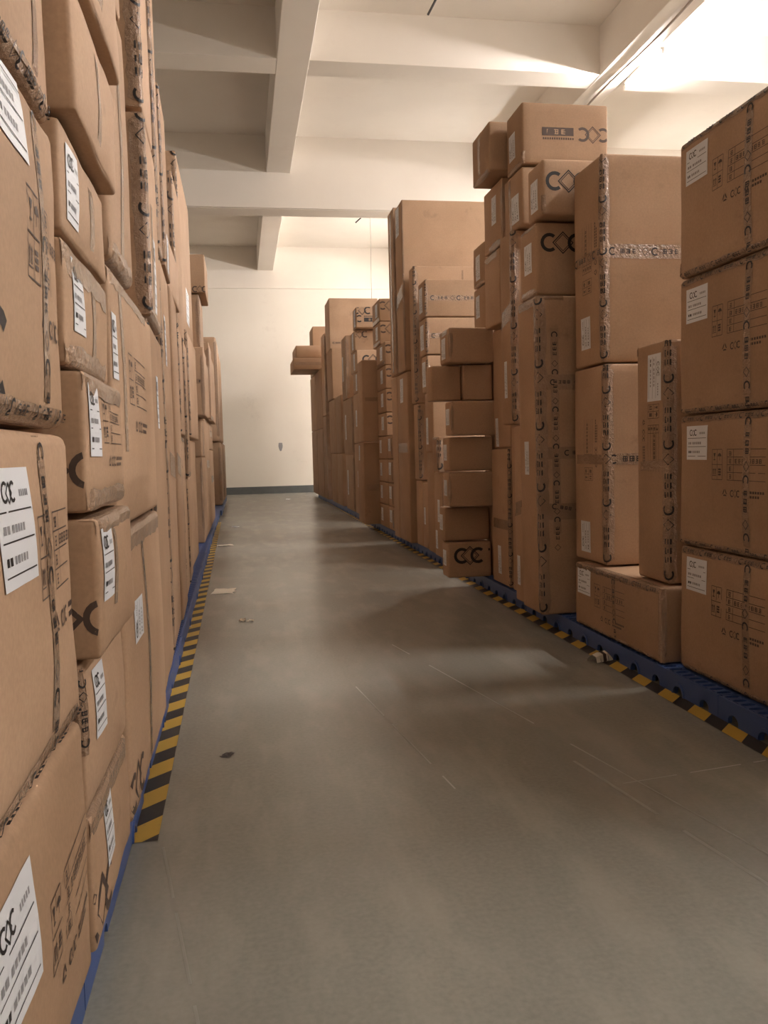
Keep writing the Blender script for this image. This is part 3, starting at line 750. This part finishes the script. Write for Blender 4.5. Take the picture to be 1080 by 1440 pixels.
add_edge(c, 'AS', .075, 0, 1, seed=381); add_edge(c, 'AT', .04, 0, 1, text=False, seed=382)
c = box('L', -0.461, 6.902, 7.72, 1.43, 2.31, .9, 'carton with purple glinting tape, second up past the tall smooth ones', 1, rz=1.4)
add_edge(c, 'AS', .075, 0, 1, seed=383)
c = box('L', -0.486, 7.752, 8.52, .107, 1.05, .9, 'low carton with dark edge tape, next along on the pallet', 1, rz=1.4); add_edge(c, 'AS', .075, 0, 1, seed=384)
c = box('L', -0.471, 7.762, 8.52, 1.06, 2.305, .9, 'upright carton with torn taped foot, above the low carton with dark edge tape', 1, rz=1.4); add_edge(c, 'AS', .075, 0, 1, seed=385); add_edge(c, 'AB', .05, 0, 1, text=False, seed=386)
c = box('L', -.48, 7.4, 8.34, 2.318, 3.62, .9, 'upper carton with a bright white taped corner, third slim one high up', 1); add_edge(c, 'AS', .075, 0, 1, seed=387)
c = box('L', -.50, 8.4, 10.4, 2.50, 4.12, 1.0, 'large high carton with dark red tape at its corner and a sloping top outline', 1); add_edge(c, 'AS', .075, 0, 1, seed=388); add_label(c, 'E', .5, .2, .5, .35, seed=389)
c = box('L', -.47, 8.56, 10.2, 1.44, 2.49, 1.0, 'carton with shaded end, directly under the large high carton', 1); add_edge(c, 'AS', .075, 0, 1, seed=390)
c = box('L', -.52, 8.56, 10.25, .107, 1.43, 1.0, 'carton at the floor just before the recess where the pallet shows', 1); add_edge(c, 'AS', .075, 0, 1, seed=391)
c = box('L', -.50, 11.53, 12.62, .107, 1.245, 1.0, 'dark ended carton on the pallet beyond the recess where the pallet shows', 1); add_edge(c, 'AS', .03, 0, 1, text=False, seed=392)
c = box('L', -.50, 11.53, 12.62, 1.253, 1.765, 1.0, 'pale carton under the boxy dark ended one, second up past the recess', 1); add_strip(c, 'E', .5, 1, .5, 0, .1, text=False, seed=393)
c = box('L', -.42, 11.1, 12.2, 1.773, 2.635, 1.0, 'boxy carton with a dark end and taped middle jutting out past the recess', 1); add_edge(c, 'AS', .04, 0, 1, text=False, seed=394); add_strip(c, 'S', 0, .5, 1, .5, .06, text=True, seed=395)
c = box('L', -.44, 12.68, 13.38, 1.83, 2.60, 1.0, 'pale carton tucked right behind the boxy dark ended one', 1)
c = box('L', -.42, 13.42, 14.6, 1.83, 3.0, 1.0, 'pale carton with a sloping top outline, upper layer by the far pallets', 1); add_edge(c, 'AS', .05, 0, 1, text=False, seed=396); add_edge(c, 'AB', .06, 0, 1, text=False, seed=397)
c = box('L', -.42, 14.65, 15.9, 1.83, 2.9, 1.0, 'last pale carton of the upper layer by the far pallets', 1)
c = box('L', -.46, 11.55, 12.6, 2.643, 3.37, 1.0, 'light carton below the one hanging out against the far wall', 1); add_edge(c, 'AS', .05, 0, 1, text=False, seed=398)
c = box('L', -.37, 11.5, 12.55, 3.378, 3.875, 1.0, 'carton hanging out against the pale far wall, shadowed underside showing', 1); add_logo(c, 'S', .93, .09, .08, soft=True)
for k, (y0, y1, z0, z1, lb) in enumerate([(12.68, 14.4, .107, 1.82, 'wide pale carton on the pallet with scuffed middle, nearer of two'), (14.45, 16.2, .107, 1.36, 'wide pale carton on the pallet with a crease, farther of two'),
                                          (14.45, 16.2, 1.368, 1.82, 'shallow carton on the second of the last wide pale cartons')]):
    c = box('L', -.50, y0, y1, z0, z1, 1.0, lb, 1); add_strip(c, 'E', .2, .6, .8, .6, .12, text=False, seed=400 + k)
for k, (y0, y1, z0, z1, X, lb) in enumerate([(20.3, 22.6, .107, 1.58, -.45, 'nearer of two dark brown cartons at pallet level by the far wall'), (22.65, 25.0, .107, 1.58, -.43, 'farther of two dark brown cartons at pallet level by the far wall'),
                                             (18.6, 20.9, 1.59, 4.0, -.46, 'tall round shouldered carton, nearer of the two rising at the far end'), (21.0, 24.8, 1.59, 3.9, -.46, 'tall carton with taped edge, farther of the two rising at the far end')]):
    if k == 2: y0 = 20.2; y1 = 22.0
    if k == 3: y0 = 22.05
    c = box('L', X, y0, y1, z0, z1, 1.0, lb, 1, r=.03 if k < 2 else .06); add_edge(c, 'AS', .06, 0, 1, text=False, seed=410 + k)


# ------------------------------------------------------------------ blue plastic pallets
def pallet(side, x, y0, y1, label, holes):
    """hollow plastic pallet: deck with a row of slots by the aisle edge, rail with arched openings, feet. x = aisle face"""
    s = 1 if side == 'R' else -1
    L = y1 - y0 - .008; H = .104; D = 1.0
    root = empty('plastic_pallet', (x, y0, 0))
    tag(root, label, 'pallet', 'blue pallets under the right-hand cartons' if side == 'R' else 'blue pallets under the left-hand cartons')
    d = MB(); t = .018
    if holes:
        n = int(L / .0625); cw = L / n; xa, xb = .012, .085
        d_rows = [(0, xa), (xb, D)]
        for a, c in d_rows: d.box(*(sorted((s * a, s * c))), 0, L, H - t, H)
        for i in range(n):
            ya, yb = i * cw, (i + 1) * cw; cy = (ya + yb) / 2; cx = (xa + xb) / 2
            N = 12; hole = []; outer = []
            for k in range(N):
                a = 2 * math.pi * k / N + math.pi / N
                ca, sa = math.cos(a), math.sin(a)
                hole.append((cx + .026 * ca + .010 * (1 if ca > 0 else -1), cy + .017 * sa))
                m = max(abs(ca) / ((xb - xa) / 2), abs(sa) / (cw / 2))
                outer.append((cx + ca / m, cy + sa / m))
            for k in range(N):
                k2 = (k + 1) % N
                p = [outer[k], outer[k2], hole[k2], hole[k]]
                d.poly([(s * q[0], q[1], H) for q in p])
                d.poly([(s * hole[k][0], hole[k][1], H), (s * hole[k2][0], hole[k2][1], H), (s * hole[k2][0], hole[k2][1], H - t), (s * hole[k][0], hole[k][1], H - t)])
    else:
        d.box(*sorted((0, s * D)), 0, L, H - t, H)
    d.build('deck', M['blue'], root)
    r = MB(); th = .02; k = max(1, round(L / (.25 if side == 'R' else .6))); w = L / k; rad = .042 if side == 'R' else .03; hh = .046 if side == 'R' else .035
    N = 8
    for i in range(k):
        ya, yb = i * w, (i + 1) * w; cy = (ya + yb) / 2
        arch = [(cy - rad * math.cos(math.pi * j / N), hh * (.25 + .75 * math.sin(math.pi * j / N)) if 0 < j < N else 0) for j in range(N + 1)]
        top = [(ya + (yb - ya) * j / N, H - t) for j in range(N + 1)]
        top2 = top[:]; 
        for xx in (0, th):
            for j in range(N):
                r.poly([(s * xx, arch[j][0], arch[j][1]), (s * xx, arch[j + 1][0], arch[j + 1][1]), (s * xx, top2[j + 1][0], top2[j + 1][1]), (s * xx, top2[j][0], top2[j][1])])
            r.poly([(s * xx, ya, 0), (s * xx, arch[0][0], 0), (s * xx, ya, H - t)])
            r.poly([(s * xx, arch[N][0], 0), (s * xx, yb, 0), (s * xx, yb, H - t)])
        for j in range(N):
            r.poly([(0, arch[j][0], arch[j][1]), (s * th, arch[j][0], arch[j][1]), (s * th, arch[j + 1][0], arch[j + 1][1]), (0, arch[j + 1][0], arch[j + 1][1])])
        if i % 2:                                              # raised ring round every other opening
            for j in range(N):
                a0, a1 = math.pi * j / N, math.pi * (j + 1) / N
                P = [(cy - (rad + e) * math.cos(a), (hh + e) * math.sin(a)) for a in (a0, a1) for e in (.004, .018)]
                for xx in (-.006,):
                    r.poly([(s * xx, *P[0]), (s * xx, *P[1]), (s * xx, *P[3]), (s * xx, *P[2])])
                r.poly([(s * -.006, *P[1]), (s * -.006, *P[3]), (0, *P[3]), (0, *P[1])])
                r.poly([(s * -.006, *P[0]), (s * -.006, *P[2]), (0, *P[2]), (0, *P[0])])
    r.box(*sorted((0, s * th)), L - .001, L, 0, H - t); r.box(*sorted((0, s * th)), 0, .001, 0, H - t)
    r.build('side_rail', M['blue'], root)
    for fx in (.48, .96):
        f = MB(); f.box(*sorted((s * (fx - .04), s * (fx + .04))), .02, L - .02, 0, H - t - .001); f.build('runner', M['blue'], root)
    return root

spotsR = ['just past the edge of view under the hidden stack', 'under the nearest end of the four big labelled cartons', 'under the low wide carton, slotted edge showing', 'under the tall pinkish column, mostly covered', 'under the very tall lettered carton, in deep shadow',
          'showing below the column with the tall label near the floor', 'behind the overhanging carton with big black C print', 'under the pale upright carton with a label halfway up', 'at the foot of the tall plain tower',
          'under the gap beyond the tall plain tower', 'under the regular stack of ten labelled cartons', 'under the two plain cartons that jut out', 'bright blue stretch under the block print column',
          'bright blue stretch under the dusty pale cartons', 'under the nearer dark cartons below the wide plain pair', 'under the farther dark cartons below the wide plain pair', 'under the tall reddish cartons',
          'under the long cartons that carry the jutting far pair', 'under the last cartons of its row by the far wall']
y = 1.135
for i, t in enumerate(spotsR):
    y1 = y + 1.2 if i < 12 else y + 1.28
    pallet('R', 2.112 + .0055 * max(0, min(y, 14) - 3), y, y1, 'blue plastic pallet ' + t, i < 6)
    y = y1
spotsL = ['at the bottom corner under the frame edge stack', 'under the small cartons with diamond prints', 'under the broad carton with crumpled shiny tape', 'under the tall carton with printed tape',
          'under the nearer tall smooth carton', 'under the farther tall smooth carton', 'under the narrow looking cartons past the smooth ones', 'under the low carton with dark edge tape', 'with its deck showing before the recess',
          'with bare slats in the recess between cartons', 'under the dark ended carton past the recess', 'under the first wide pale carton', 'under the second wide pale carton', 'bare and bright before the last dark cartons',
          'half bare between the pale and the dark brown cartons', 'under the nearer dark brown carton', 'under the farther dark brown carton', 'by the far wall under the last carton']
y = .75
for i, t in enumerate(spotsL):
    y1 = y + (1.2 if i < 12 else 1.6)
    xl = -.392 - .0062 * max(0, min(y + .6, 14) - 2.5) if y < 17 else -.43
    pallet('L', xl, y, y1, 'blue plastic pallet ' + t, 2 < i < 11)
    y = y1

# ------------------------------------------------------------------ striped floor tape
def hazard(name, label, xa, xb, y0, y1, slope, ph):
    """yellow line with 45 degree black bars; xa/xb at y=0, drifting by slope per metre"""
    mb = MB(); per, w = .293, .143; W = xb - xa; z = .0022
    k = math.floor((y0 - W - ph) / per); 
    def clip(p):                                       # clip a convex polygon to y0..y1
        for lim, sg in ((y0, 1), (y1, -1)):
            o = []
            for i in range(len(p)):
                a, c = p[i], p[(i + 1) % len(p)]
                ia, ic = (a[1] - lim) * sg >= 0, (c[1] - lim) * sg >= 0
                if ia: o.append(a)
                if ia != ic:
                    t = (lim - a[1]) / (c[1] - a[1]); o.append((a[0] + (c[0] - a[0]) * t, lim))
            p = o
            if not p: return p
        return p
    while ph + k * per < y1 + W:
        b0 = ph + k * per
        for s_, e_, mi in ((b0, b0 + w, 1), (b0 + w, b0 + per, 0)):
            p = clip([(0, s_ - W), (W, s_), (W, e_), (0, e_ - W)])
            if len(p) > 2: mb.poly([(xa + slope * q[1] + q[0], q[1], z) for q in p], mi)
        k += 1
    o = mb.build(name, [M['yellow'], M['black']])
    tag(o, label, 'floor marking')
hazard('hazard_tape', 'black and yellow striped floor line starting beside the broad carton', -.384, -.293, 2.80, 16.5, -.0067, 3.0 - .0)
hazard('hazard_tape', 'black and yellow striped floor line with the crumpled wrapper, partly under overhanging cartons', 2.0, 2.088, 1.5, 22.0, .0068, 3.147 + .0)

# ------------------------------------------------------------------ lamps
def lamp(x, y, z, label, L=1.2, mat='tube', hang=False):
    root = empty('ceiling_lamp', (x, y, z)); tag(root, label, 'lamp', 'tube lamps along the beam')
    b = MB(); b.box(-.035, .035, -L / 2, L / 2, .03, .075); hs = b.build('housing', M['white'], root, bevel=.006)
    for s in (-1, 1):
        b = MB(); b.box(-.02, .02, s * (L / 2 - .01) - .012, s * (L / 2 - .01) + .012, -.02, .031); b.build('end_cap', M['white'], hs)
    b = MB(); b.tube([(0, -L / 2 + .02, 0), (0, L / 2 - .02, 0)], .016, 12); b.build('tube', M[mat], root, smooth=True)
    if hang:
        for s in (-.4, .4):
            b = MB(); b.tube([(0, s * L, .07), (0, s * L, ZC - z)], .004, 6); b.build('hanger', M['metal'], root)
    return root
lamp(6.36, 12.75, 7.045, 'bright tube lamp glaring on the beam above the carton with upside down print', 1.2, 'tube_beam')
lamp(6.36, 3.9, 7.045, 'tube lamp on the beam high over the four big labelled cartons', 1.2, 'tube_beam')
lamp(6.36, 21.6, 7.045, 'tube lamp on the beam in the far bay', 1.2, 'tube_beam')
for lx, ly, lab, mt in ((7.0, 8.2, 'tube lamp hung over the cartons past the upper edge of the view', 'tube'), (7.0, 5.0, 'tube lamp hung over the big labelled cartons', 'tube'),
                    (7.0, 17.4, 'tube lamp hung just before the deep cross beam', 'tube'), (7.0, 24.2, 'tube lamp hung in the far bay behind the tall plain tower', 'tube_far'),
                    (5.0, -3.4, 'unseen tube lamp added behind the camera to light the near floor', 'tube')):  # last one is out of view behind the camera, added to light the near floor
    lamp(lx, ly, 5.6, lab, mat=mt, hang=True)
# cable along the beam
b = MB(); b.tube([(6.10 + .02 * math.sin(y_ * 1.7), y_, 7.100 - .006 * math.sin(y_ * 2.3)) for y_ in [9.6 + .29 * k for k in range(30)]], .018, 8)
tag(b.build('power_cord', M['conduit'], smooth=True), 'dusty cable run along the underside of the beam past the glaring lamp', 'cable')
b = MB(); b.tube([(2.70, 11.62, 7.10), (2.92, 11.70, 7.5), (3.10, 11.75, ZC)], .016, 8)
tag(b.build('ceiling_rod', M['metal'], smooth=True), 'dark rod sticking down from the ceiling at the top of the picture', 'rod')
b = MB(); b.tube([(3.32, 23.5, 7.50), (3.50, 23.5, 7.66), (3.7, 23.5, ZC)], .018, 8)
tag(b.build('ceiling_rod', M['metal'], smooth=True), 'short dark rod below the deep cross beam, near the hanging cord', 'rod')
b = MB(); b.tube([(3.62, 22.8, ZC), (3.60, 22.8, 5.2)], .006, 6)
tag(b.build('hanging_cord', M['conduit'], smooth=True), 'thin cord hanging down in front of the far wall', 'cord')
# mark and chipped hole on the far wall
b = MB()
for k in range(10):
    a0, a1 = 2 * math.pi * k / 10, 2 * math.pi * (k + 1) / 10
    b.poly([(1.30, YF - .004, 1.53), (1.30 + .07 * math.cos(a0), YF - .002, 1.53 + .14 * math.sin(a0) * (1 + .3 * math.sin(3 * a0))), (1.30 + .07 * math.cos(a1), YF - .002, 1.53 + .14 * math.sin(a1) * (1 + .3 * math.sin(3 * a1)))])
tag(b.build('wall_chip', M['grey']), 'chipped grey patch low on the far wall', 'mark')

# ------------------------------------------------------------------ litter
def scrap(x, y, s, label, seed, mat='scrap', flat=.25):
    rnd = random.Random(seed); mb = MB(); n = 5
    P = [[Vector((s * (i / n - .5) * rnd.uniform(.85, 1.15), s * .7 * (j / n - .5) * rnd.uniform(.8, 1.2), s * flat * rnd.random())) for j in range(n + 1)] for i in range(n + 1)]
    mz = min(p.z for r in P for p in r)
    for i in range(n):
        for j in range(n):
            q = [P[i][j], P[i + 1][j], P[i + 1][j + 1], P[i][j + 1]]
            mb.poly([(p.x, p.y, p.z - mz + .001) for p in q[:3]]); mb.poly([(q[0].x, q[0].y, q[0].z - mz + .001), (q[2].x, q[2].y, q[2].z - mz + .001), (q[3].x, q[3].y, q[3].z - mz + .001)])
    o = mb.build('paper_scrap', M[mat]); o.location = (x, y, .0); o.rotation_euler.z = rnd.uniform(0, 3)
    tag(o, label, 'scrap', 'litter on the floor')
o = empty('paper_wrapper', (2.035, 4.65, .004), .35); o.scale = (1.0, 1.0, 1.4); tag(o, 'crumpled pale wrapper with a brown band lying on the striped line', 'scrap', 'litter on the floor')
b = MB()
rnd = random.Random(4); prof = [(-.065, .030), (-.03, .036), (.0, .034), (.03, .040), (.065, .012)]
for (xa, ha), (xb, hb) in zip(prof, prof[1:]):
    for (ya, za, yb, zb) in ((-.04, .0, -.032, .8), (-.032, .8, .0, 1.0), (.0, 1.0, .035, .35), (.035, .35, .045, 0)):
        b.poly([(xa, ya, za * ha), (xb, ya * .9, za * hb), (xb, yb * .9, zb * hb), (xa, yb, zb * ha)])
b.build('paper_sheet', M['scrap'], o)
b = MB()
for (ya, za, yb, zb) in ((-.041, .0, -.033, .8), (-.033, .8, .0, 1.0), (.0, 1.0, .036, .35)):
    b.poly([(-.012, ya, za * .036 + .002), (.012, ya, za * .036 + .002), (.012, yb, zb * .036 + .002), (-.012, yb, zb * .036 + .002)])
b.build('brown_band', M['soft'], o)
scrap(-.03, 6.5, .07, 'small pale scrap out on the bare floor opposite the column of plain ends', 1)
scrap(.03, 6.47, .05, 'second pale crumb touching the small scrap on the bare floor', 2)
scrap(-.43, 6.36, .05, 'white shred caught between pallet edge and striped line', 3, 'paper')
scrap(-.13, 15.2, .16, 'bright flake on the floor at the far light streak', 4, 'paper', .08)
scrap(-.25, 12.1, .22, 'pale torn sheet by the worn end of the striped line', 5, 'scrap', .06)
scrap(-.2, 8.0, .3, 'thin pale sheet flat on the floor touching the striped line', 6, 'scrap', .01)
scrap(-.10, 3.56, .06, 'dark curled shaving on the floor near the start of the striped line', 7, 'metal', .1)
scrap(1.28, 24.0, .12, 'white speck on the floor near the far wall', 8, 'paper', .1)

# ------------------------------------------------------------------ camera and world
VPX, VPY, FPX, ROLL, CH = 338.0, 641.0, 1200.0, -.025, 1.25
cY = Vector(((VPX - 540) / FPX, (VPY - 720) / FPX, 1)).normalized()
cZ = Vector((1, ROLL, 0)).cross(cY).normalized()
if cZ.y > 0: cZ = -cZ
cX = cY.cross(cZ)
R = Matrix((cX, cY, cZ))                                    # rows: world axes seen in image space (x right, y down, z forward)
right, down, fwd = R.col[0], R.col[1], R.col[2]
cam = bpy.data.cameras.new('camera'); co = bpy.data.objects.new('camera', cam); COL.objects.link(co)
rot = Matrix((right, -down, -fwd)).transposed()
co.matrix_world = Matrix.Translation((0, 0, CH)) @ rot.to_4x4()
cam.sensor_fit = 'VERTICAL'; cam.sensor_height = 24.0; cam.lens = FPX / 1440 * 24; cam.clip_start = .02; cam.clip_end = 200
S.camera = co
w = bpy.data.worlds.new('world'); S.world = w; w.use_nodes = True
w.node_tree.nodes['Background'].inputs[0].default_value = (.9, .85, .8, 1); w.node_tree.nodes['Background'].inputs[1].default_value = 0.0
S.view_settings.view_transform = 'Standard'; S.view_settings.look = 'None'; S.view_settings.gamma = 1
S.view_settings.use_curve_mapping = False
S.view_settings.exposure = 3.08
